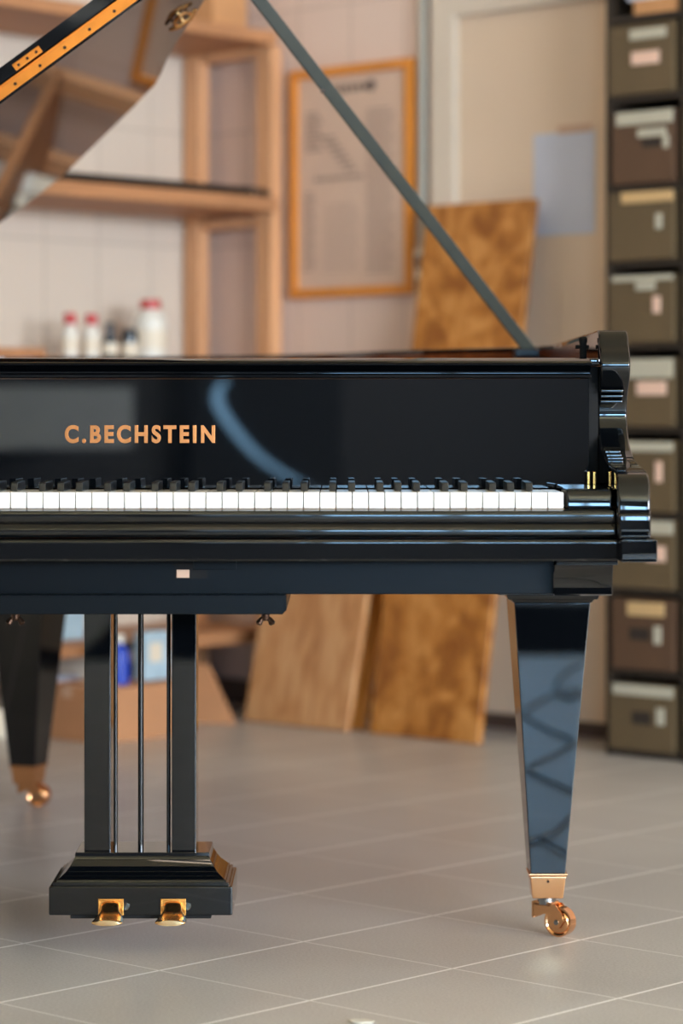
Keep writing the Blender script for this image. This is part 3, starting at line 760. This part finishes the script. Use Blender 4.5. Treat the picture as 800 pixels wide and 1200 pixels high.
def leg(cx, cy, rot, ztop, cang):
    """square tapered leg, brass ferrule, caster"""
    w1, w0 = (.0605, .0275) if not rot else (.078, .030)
    sh = (w1-w0) if not rot else 0; bx = -.007 if not rot else 0
    tx = cx; cx = cx+bx
    dz = 0 if not rot else -.013
    body = part(MB().taper((cx, cy, .102+dz), (w0, w0), (tx, cy+sh, ztop), (w1, w1), .0018, rot, 1.09 if not rot else 1.0), 'leg')
    build(MB().taper((cx, cy, .0620+dz), (.0245, .0245), (cx, cy, .0975+dz), (.0285, .0285), .002, rot).taper((cx, cy, .0972+dz), (.0305, .0305), (cx, cy, .1025+dz), (.0312, .0312), .0012, rot), 'brass_ferrule', M['rose_brass'], body)
    build(MB().cyl((cx, cy-.0290, .090), (cx, cy-.024, .090), .0022), 'ferrule_screw', M['bronze'], body)
    caster(body, cx, cy, cang)
    return body
LX, LY = .335, .465
def legtop(cx, cy):
    m_ = MB()
    m_.taper((cx, cy, .533), (.062, .062), (cx, cy, .5385), (.066, .066), .001)
    m_.taper((cx, cy, .5385), (.071, .071), (cx, cy, .546), (.074, .074), .0015)
    m_.box((cx-.088, cy-.080, .5462), (cx+.080, cy+.080, .571), .002)
    part(m_, 'leg_top_moulding')
for xx in (LX, 2*XC-LX):
    leg(xx, LY, 0, .533, -.55 if xx > 0 else -2.6); legtop(xx, LY+.033)
TX, TY = WX(33.5, 1.92), 1.92
leg(TX, TY, math.radians(-20), .60, -.3)
part(MB().box((TX-.10, TY-.09, .60), (TX+.10, TY+.09, .66), .003), 'tail_leg_block')
# lyre
CX = WX(166, .31); ly = .31
box_y0, box_y1 = .285, .47
mb = MB()
def bar(mb, a, b, y0, y1, z0, z1, bev=.002): mb.box((a, y0, z0), (b, y1, z1), bev)
hw = .141
bar(mb, CX-hw, CX+hw, box_y0, box_y1, .0632, .1080, .003)
# stepped and coved moulding above (frustum rings)
def fr(mb, z0, h0, z1, h1):
    mb.taper((CX, (box_y0+box_y1)/2, z0), (hw-h0, (box_y1-box_y0)/2-h0), (CX, (box_y0+box_y1)/2, z1), (hw-h1, (box_y1-box_y0)/2-h1), .0006)
steps = [(.0950, .006, .1020, .006), (.1018, .010, .1065, .0115), (.1063, .013, .112, .018), (.1118, .018, .119, .0245), (.1188, .0245, .128, .0300), (.1278, .030, .140, .0355), (.1398, .0355, .1465, .0375), (.1463, .0365, .1530, .0375)]
ZS = lambda z: .1073+(z-.095)*.81
for a, b, c, d_ in steps: fr(mb, ZS(a), b, ZS(c), d_)
part(mb, 'lyre_box')
part(MB().box((CX-.108, box_y0+.004, .0580), (CX+.108, box_y1-.01, .0634), .001), 'lyre_base_plate', M['felt'])
for a, b in ((98.5, 131), (201, 231)):
    part(MB().box((WX(a, .335), .335, .1528), (WX(b, .335)-.0015, .40, lz0+.001), .0022), 'lyre_post')
for px, rr in ((135.5, .0032), (165, .0045), (197.5, .0032)):
    part(MB().tube([(WX(px, .36), .36, .1525), (WX(px, .36), .36, lz0+.001)], rr, 14), 'pedal_rod')
for px in (130, 203):
    cx = WX(px, box_y0)
    m_ = MB()
    # bright mouth plate around the pedal, then the pedal itself
    yy = box_y0
    for (a, b, c, d_) in ((-.0195, -.0165, .0640, .0885), (.0165, .0195, .0640, .0885), (-.0195, .0195, .0865, .0895)):
        m_.box((cx+a, yy-.003, c), (cx+b, yy+.004, d_), .0006)
    m_.box((cx-.0165, yy-.0012, .0640), (cx+.0165, yy-.0004, .0865))
    mp_ = part(m_, 'pedal_mouth_plate', M['brass'])
    path = catmull([(yy+.01, .066), (yy-.006, .0665), (yy-.020, .061), (yy-.034, .0495), (yy-.052, .0425), (yy-.070, .0415), (yy-.084, .0430)], 5) if False else [Vector((p[0], p[1], 0)) for p in catmull([(yy+.004, .0815, 0), (yy-.004, .0810, 0), (yy-.012, .0765, 0), (yy-.022, .0690, 0), (yy-.036, .0655, 0), (yy-.058, .0655, 0), (yy-.082, .0665, 0)], 5)]
    b = bmesh.new(); rings = []
    N = len(path)
    for i, p in enumerate(path):
        t = i/(N-1)
        hwid = .0135 if t < .38 else .0135+(.0235-.0135)*math.sin((t-.38)/.62*PI*.62) if t < .97 else .017
        ht = .0042
        t2 = (path[min(i+1, N-1)]-path[max(i-1, 0)]).normalized(); nn = Vector((-t2.y, t2.x, 0))
        ring_ = []
        for k in range(14):
            a = 2*PI*k/14
            q = p+nn*(ht*math.sin(a))
            ring_.append(b.verts.new((cx+hwid*math.copysign(abs(math.cos(a))**.7, math.cos(a)), q.x, q.y)))
        rings.append(ring_)
    for A, Bq in zip(rings, rings[1:]):
        for k in range(14): b.faces.new((A[k], A[(k+1) % 14], Bq[(k+1) % 14], Bq[k]))
    b.faces.new(rings[0]); b.faces.new(rings[-1][::-1]); bmesh.ops.recalc_face_normals(b, faces=b.faces[:])
    m_ = MB(); m_.add(b)
    part(m_, 'pedal', M['pedal_brass'], piano, 60)

# lid -------------------------------------------------------------
K = .915; TAN = .733; TA = math.atan(TAN); HH = .14
XH = (HH-K)/TAN
U = Vector((math.cos(TA), 0, math.sin(TA))); NL = Vector((-math.sin(TA), 0, math.cos(TA))); VY = Vector((0, 1, 0))
O = Vector((XH, 0, EYE+HH))
def lidpix(px, py):
    s = ((HZ-py)+TAN*(400-px))/K
    return ((px-400)/s-XH)/math.cos(TA), Yd(s)
u0_, YF = lidpix(0, 122)
edge = [lidpix(*p) for p in ((240, 0), (220, 30), (206, 52), (196, 70), (190, 85), (183, 98), (155, 127), (110, 171), (75, 205), (30, 240), (-10, 268), (-60, 295))]
outl = [(0.0, YF), (1.44, YF), (1.445, YF+.12), (1.36, .80), (1.15, .93), (1.06, .985)]+edge
lastu, lasty = edge[-1]
outl += [(.18, lasty+.03), (0.0, lasty+.05)]
def lidslab(outline, n0, n1):
    b = bmesh.new()
    A = [b.verts.new(O+U*u+VY*y+NL*n0) for u, y in outline]; Bq = [b.verts.new(O+U*u+VY*y+NL*n1) for u, y in outline]
    f0_ = b.faces.new(A); f1_ = b.faces.new(Bq[::-1])
    for i in range(len(A)): b.faces.new((A[i], Bq[i], Bq[(i+1) % len(A)], A[(i+1) % len(A)]))
    bmesh.ops.recalc_face_normals(b, faces=b.faces[:])
    bmesh.ops.bevel(b, geom=list(set(f0_.edges[:]+f1_.edges[:])), offset=.002, segments=2, affect='EDGES')
    return b
m_ = MB(); m_.add(lidslab(outl, 0, .024)); lid = part(m_, 'lid')
m_ = MB(); m_.add(lidslab([(0.005, YF-.006), (1.44, YF-.006), (1.44, YF+.40), (0.005, YF+.40)], .0255, .047)); part(m_, 'folded_lid_flap')
def lidbox(u0, u1, y0, y1, n0, n1, bev=.0008):
    m_ = MB().box((0, 0, 0), (1, 1, 1))
    m_ = MB(); m_.box((u0, y0, n0), (u1, y1, n1), bev)
    T = Matrix(((U.x, VY.x, NL.x, O.x), (U.y, VY.y, NL.y, O.y), (U.z, VY.z, NL.z, O.z), (0, 0, 0, 1)))
    bmesh.ops.transform(m_.bm, matrix=T, verts=m_.bm.verts); return m_
hg = build(lidbox(.01, 1.43, YF-.0022, YF+.001, .004, .0215), 'piano_hinge', M['hinge_brass'], lid)
m_ = lidbox(.01, 1.43, YF-.0045, YF-.002, .0205, .0235, .001)
build(m_, 'hinge_knuckle', M['hinge_brass'], lid)
def lidpoint(u, y, n): return O+U*u+VY*y+NL*n
pu = lambda px: ((px-400)/sc(YF)-XH)/math.cos(TA)
m_ = MB()
uu = pu(-5)
for k in range(-6, 14):
    u = pu(23)+k*(pu(52)-pu(23))
    m_.cyl(lidpoint(u, YF-.0032, .0115), lidpoint(u, YF-.002, .0115), .0028, 10)
build(m_, 'hinge_screws', M['bronze'], lid)
a, b = pu(31), pu(62)
hp = build(lidbox(a, b, YF-.0095, YF-.006, .0262, .0385, .0008), 'hinge_plate', M['hinge_brass'], lid)
m_ = MB()
for k in range(3):
    u = a+(b-a)*(.17+.33*k); m_.cyl(lidpoint(u, YF-.0105, .032), lidpoint(u, YF-.0094, .032), .0026, 10)
build(m_, 'plate_screws', M['bronze'], lid)
# lid catch on the underside
cu_, cy_ = lidpix(211, 20)
m_ = MB()
ringp = [lidpoint(cu_+.016*math.cos(2*PI*i/24), cy_+.05*math.sin(2*PI*i/24), -.004) for i in range(25)]
m_.tube(ringp, .0028, 8)
m_.tube([lidpoint(cu_-.028, cy_+.01, -.006), lidpoint(cu_-.01, cy_, -.012), lidpoint(cu_+.012, cy_, -.012), lidpoint(cu_+.030, cy_-.01, -.006)], [.003, .005, .005, .003], 10)
m_.cyl(lidpoint(cu_, cy_, 0), lidpoint(cu_, cy_, -.012), .005)
build(m_, 'lid_catch', M['pedal_brass'], lid)
# prop stick
pt = Vector((-.187, .80, EYE+.775)); pbm = Vector((WX(621, 1.25), 1.25, .952))
dv = (pt-pbm); Lp = dv.length; dvn = dv.normalized()
sx = dvn.cross(Vector((0, 1, 0))).normalized(); sy = sx.cross(dvn).normalized()
T = Matrix(((sx.x, sy.x, dvn.x, pbm.x), (sx.y, sy.y, dvn.y, pbm.y), (sx.z, sy.z, dvn.z, pbm.z), (0, 0, 0, 1)))
m_ = MB(); m_.box((-.0115, -.008, 0), (.0115, .008, Lp-.004), .003, 2)
bmesh.ops.transform(m_.bm, matrix=T, verts=m_.bm.verts)
prop = part(m_, 'lid_prop', M['prop'])
m_ = MB(); pp = W(390, 116, 1.1); kk = (pp.z-pbm.z)/dvn.z; c = pbm+dvn*kk
m_.cyl(c-sx*0-Vector((0, .012, 0))+sx*.010, c-Vector((0, .006, 0))+sx*.010, .004)
build(m_, 'prop_stud', M['bronze'], prop)
build(MB().cyl(pt+dvn*-.006, pt+dvn*.003, .022), 'prop_cup', M['brass'], prop)
m_ = MB(); m_.box((pbm.x-.03, 1.225, .940), (pbm.x+.035, 1.275, .955), .002)
part(m_, 'prop_bracket', M['lacquer_soft'])
# music desk peg
pg = W(683, 418, .34)
m_ = MB(); m_.lathe([(.0045, 0), (.0055, .002), (.0055, .026), (.0065, .028), (.0065, .034), (.004, .036), (0, .036)], (pg.x, pg.y, .9165))
m_.cyl((pg.x-.012, pg.y, .937), (pg.x+.009, pg.y, .937), .003)
part(m_, 'lid_peg', M['felt'])

rng = random.Random(3)
b = bmesh.new(); sx_, sy_ = .028, -.172
ringA = [b.verts.new((sx_+.019*math.cos(2*PI*i/14)*(1+rng.uniform(-.2, .2)), sy_+.012*math.sin(2*PI*i/14)*(1+rng.uniform(-.2, .2)), .0006+rng.uniform(0, .0018))) for i in range(14)]
ringB = [b.verts.new(v.co+Vector((0, 0, .0008))) for v in ringA]
b.faces.new(ringA[::-1]); b.faces.new(ringB)
for i in range(14): b.faces.new((ringA[i], ringA[(i+1) % 14], ringB[(i+1) % 14], ringB[i]))
m_ = MB(); m_.add(b)
tag(build(m_, 'paper_scrap', M['white'], None, None, 0), 'tiny white paper scrap on the tiles at the bottom edge of the photo', 'paper')
# ------------------------------------------------------------------ out of frame but mirrored in the lacquer
def mhit(px, py, axis, val, Ym=.209):
    """room-space point met by the ray mirrored in a vertical face at Y = Ym"""
    t0 = D+Ym; d = Vector(((px-400)/F, 1.0, -(py-HZ)/F)); o = CAM+d*t0; d = Vector((d.x, -d.y, d.z))
    if axis == 'floor': return o+d*((val-o.z)/d.z)
    o = RMI @ o; d = RMI.to_3x3() @ d
    return o+d*((val-o[axis])/d[axis])
# added dark panels before a lit opening, their gap shaped as the mirrored streak
gap = [(268, 445), (258, 455), (256, 470), (266, 490), (284, 514), (308, 538), (345, 562), (372, 574)]
gp = catmull([mhit(a, b, 1, -RY+.10) for a, b in gap], 6)
gx0, gx1 = min(p.x for p in gp)-.12, max(p.x for p in gp)+.12
G0, G1 = .32, 1.06
hw_ = [.030, .034, .040, .042, .040, .038, .036, .030]
def gw(i): 
    f = i/6; k = min(int(f), 6); return hw_[k]+(hw_[k+1]-hw_[k])*(f-k)
for sg in (-1, 1):
    pts = [(p.x+sg*gw(min(i, 41))*.9, p.z) for i, p in enumerate(gp)]
    pts = [(pts[0][0], G1+.02)]+pts+[(pts[-1][0], G0-.02)]
    xo2 = gx0-.04 if sg < 0 else gx1+.04
    pts += [(xo2, G0-.02), (xo2, G1+.02)]
    r_ = MB().prism(pts, -RY+.085, -RY+.10, 1, .003)
    tag(build(r_, 'streak_mask', M['dark_mask'], None, RM), 'dark drape added behind the viewer to shape the mirrored streak, %s half' % ('left' if sg > 0 else 'right'), 'dark_mask')
window('streak_opening', 0, gx0, gx1, G0, G1, -RY-.04, 1)  # added opening behind the panels, for the mirrored streak
# grey box added beside it as a pale patch for the fallboard to mirror
ca_ = mhit(-40, 452, 1, -RY+.5); cb_ = mhit(158, 526, 1, -RY+.5)
xa, xb = sorted((ca_.x, cb_.x))
hz0, hz1 = cb_.z, ca_.z
cup = rthing('added_cupboard', 'pale grey wall cupboard added behind the viewer to give the fallboard a pale mirrored patch', 'cupboard', ((xa+xb)/2, -RY+.25, hz0))
build(MB().box((xa, -RY+.002, hz0), (xb, -RY+.49, hz1), .004), 'body', M['winframe'], cup, RM)
build(MB().box((xa+.01, -RY+.489, hz0+.01), (xb-.01, -RY+.50, hz1-.01), .003), 'door', M['winframe'], cup, RM)
# black cable snaking over the floor, mirrored in the front leg
cab = [(700, 775), (672, 782), (653, 800), (656, 813), (670, 819), (690, 812), (662, 810), (630, 824), (614, 836), (640, 854), (672, 868), (655, 882), (620, 900), (640, 914), (672, 928), (680, 942), (668, 957), (650, 974), (622, 986), (612, 992), (630, 982), (650, 992), (668, 1002)]
cpts = catmull([mhit(a, b, 'floor', .0065, LY-.034) for a, b in cab], 8)
tag(build(MB().tube(cpts, [.0024+.0030*(1-i/(len(cpts)-1)) for i in range(len(cpts))], 8), 'floor_cable', M['blackplastic']), 'black cable snaking over the tiles in front of the piano, mirrored in the leg', 'cable')
mb = MB().box((-.9, -7.4, .0004), (2.6, -4.75, .012), .003)  # added dark sheet, darkening the reflection in the upper front leg
tag(build(mb, 'added_dark_mat', M['mat']), 'dark floor mat added behind the viewer to darken what the front leg mirrors', 'mat')
# ------------------------------------------------------------------ lights
for k, (xx, yy) in enumerate(((3.4, -7.6), (6.4, -7.6), (8.9, -7.0))):  # added lamps, brightening the ceiling that the lacquer mirrors
    ul = rthing('uplighter', 'long trough lamp added behind the viewer to brighten the mirrored ceiling', 'lamp', (xx, yy, RH-.75), 'ceiling_fill_lamps')
    tr = MB(); tr.box((xx-1.0, yy-.10, RH-.75), (xx+1.0, yy+.10, RH-.735)); tr.box((xx-1.0, yy-.10, RH-.735), (xx+1.0, yy-.09, RH-.66)); tr.box((xx-1.0, yy+.09, RH-.735), (xx+1.0, yy+.10, RH-.66))
    tr.box((xx-1.0, yy-.09, RH-.735), (xx-.99, yy+.09, RH-.66)); tr.box((xx+.99, yy-.09, RH-.735), (xx+1.0, yy+.09, RH-.66))
    build(tr, 'trough', M['winframe'], ul, RM)
    emu = principled('ceiling_fill_tube', (255, 240, 205), .5, emit=(1, .92, .72), es=70)
    build(MB().cyl((xx-.96, yy, RH-.705), (xx+.96, yy, RH-.705), .02), 'tube', emu, ul, RM)
    for q in (-.8, .8): build(MB().cyl((xx+q, yy-.095, RH-.70), (xx+q, yy-.095, RH-.0005), .004), 'suspension_rod', M['steel'], ul, RM)
def area(name, loc, target, sx, sy, power, color, spread=180):
    l = bpy.data.lights.new(name, 'AREA'); l.shape = 'RECTANGLE'; l.size = sx; l.size_y = sy; l.energy = power; l.color = color
    o = bpy.data.objects.new(name, l); col.objects.link(o); o.location = loc
    d = Vector(target)-Vector(loc); o.rotation_euler = d.to_track_quat('-Z', 'Y').to_euler(); return o
wm = RM @ Vector((RX+.12, (w0+w1)/2, (wz0+wz1)/2)); wt = RM @ Vector((0, (w0+w1)/2, (wz0+wz1)/2))
area('daylight_right_window', wm, wt, w1-w0, wz1-wz0, 1200, (.84, .91, 1.0))
fm = RM @ Vector(((f0+f1)/2, -RY-.12, (fz0+fz1)/2)); ft = RM @ Vector(((f0+f1)/2, 0, (fz0+fz1)/2))
area('daylight_front_window', fm, ft, f1-f0, fz1-fz0, 250, (.32, .64, 1.0))
gm = RM @ Vector(((gx0+gx1)/2, -RY-.12, (G0+G1)/2)); gt = RM @ Vector(((gx0+gx1)/2, 0, (G0+G1)/2))
area('streak_backlight', gm, gt, gx1-gx0, G1-G0, 9, (.25, .62, 1.0))  # added blue light behind the gap, mirrored as a streak
for k, (xx, yy) in enumerate(((1.6, -1.8), (1.6, -4.4), (4.6, -1.8), (4.6, -4.4), (7.6, -1.8), (7.6, -4.4))):
    lt = rthing('ceiling_lamp', 'long white ceiling lamp above the workshop', 'lamp', (xx, yy, RH-.06), 'ceiling lamps')
    build(MB().box((xx-.6, yy-.04, RH-.31), (xx+.6, yy+.04, RH-.27), .005), 'housing', M['white'], lt, RM)
    for q in (-.45, .45): build(MB().cyl((xx+q, yy, RH-.271), (xx+q, yy, RH-.0005), .004), 'suspension_rod', M['steel'], lt, RM)
    em = principled('tube_glow', (255, 240, 215), .5, emit=(1, .80, .62), es=9)
    for q in (-.058, .058): build(MB().cyl((xx-.57, yy+q, RH-.29), (xx+.57, yy+q, RH-.29), .018), 'tube', em, lt, RM)
wd_ = bpy.data.worlds.new('World'); bpy.context.scene.world = wd_; wd_.use_nodes = True
bg = wd_.node_tree.nodes['Background']; bg.inputs[0].default_value = (.62, .80, 1.0, 1); bg.inputs[1].default_value = 1.5

# ------------------------------------------------------------------ camera
cam = bpy.data.cameras.new('camera'); co = bpy.data.objects.new('camera', cam); col.objects.link(co)
co.location = CAM; co.rotation_euler = (PI/2, 0, 0)
cam.sensor_fit = 'VERTICAL'; cam.sensor_height = 36; cam.sensor_width = 24
cam.lens = F/1200*36; cam.shift_y = -(600-HZ)/1200
cam.dof.use_dof = True; cam.dof.focus_distance = 4.16; cam.dof.aperture_fstop = 2.6
cam.clip_end = 100
sc_ = bpy.context.scene; sc_.camera = co
vs_ = sc_.view_settings
sc_.display_settings.display_device = 'sRGB'
vs_.view_transform = 'Standard'; vs_.look = 'None'; vs_.gamma = 1; vs_.exposure = 0.4; vs_.use_curve_mapping = False
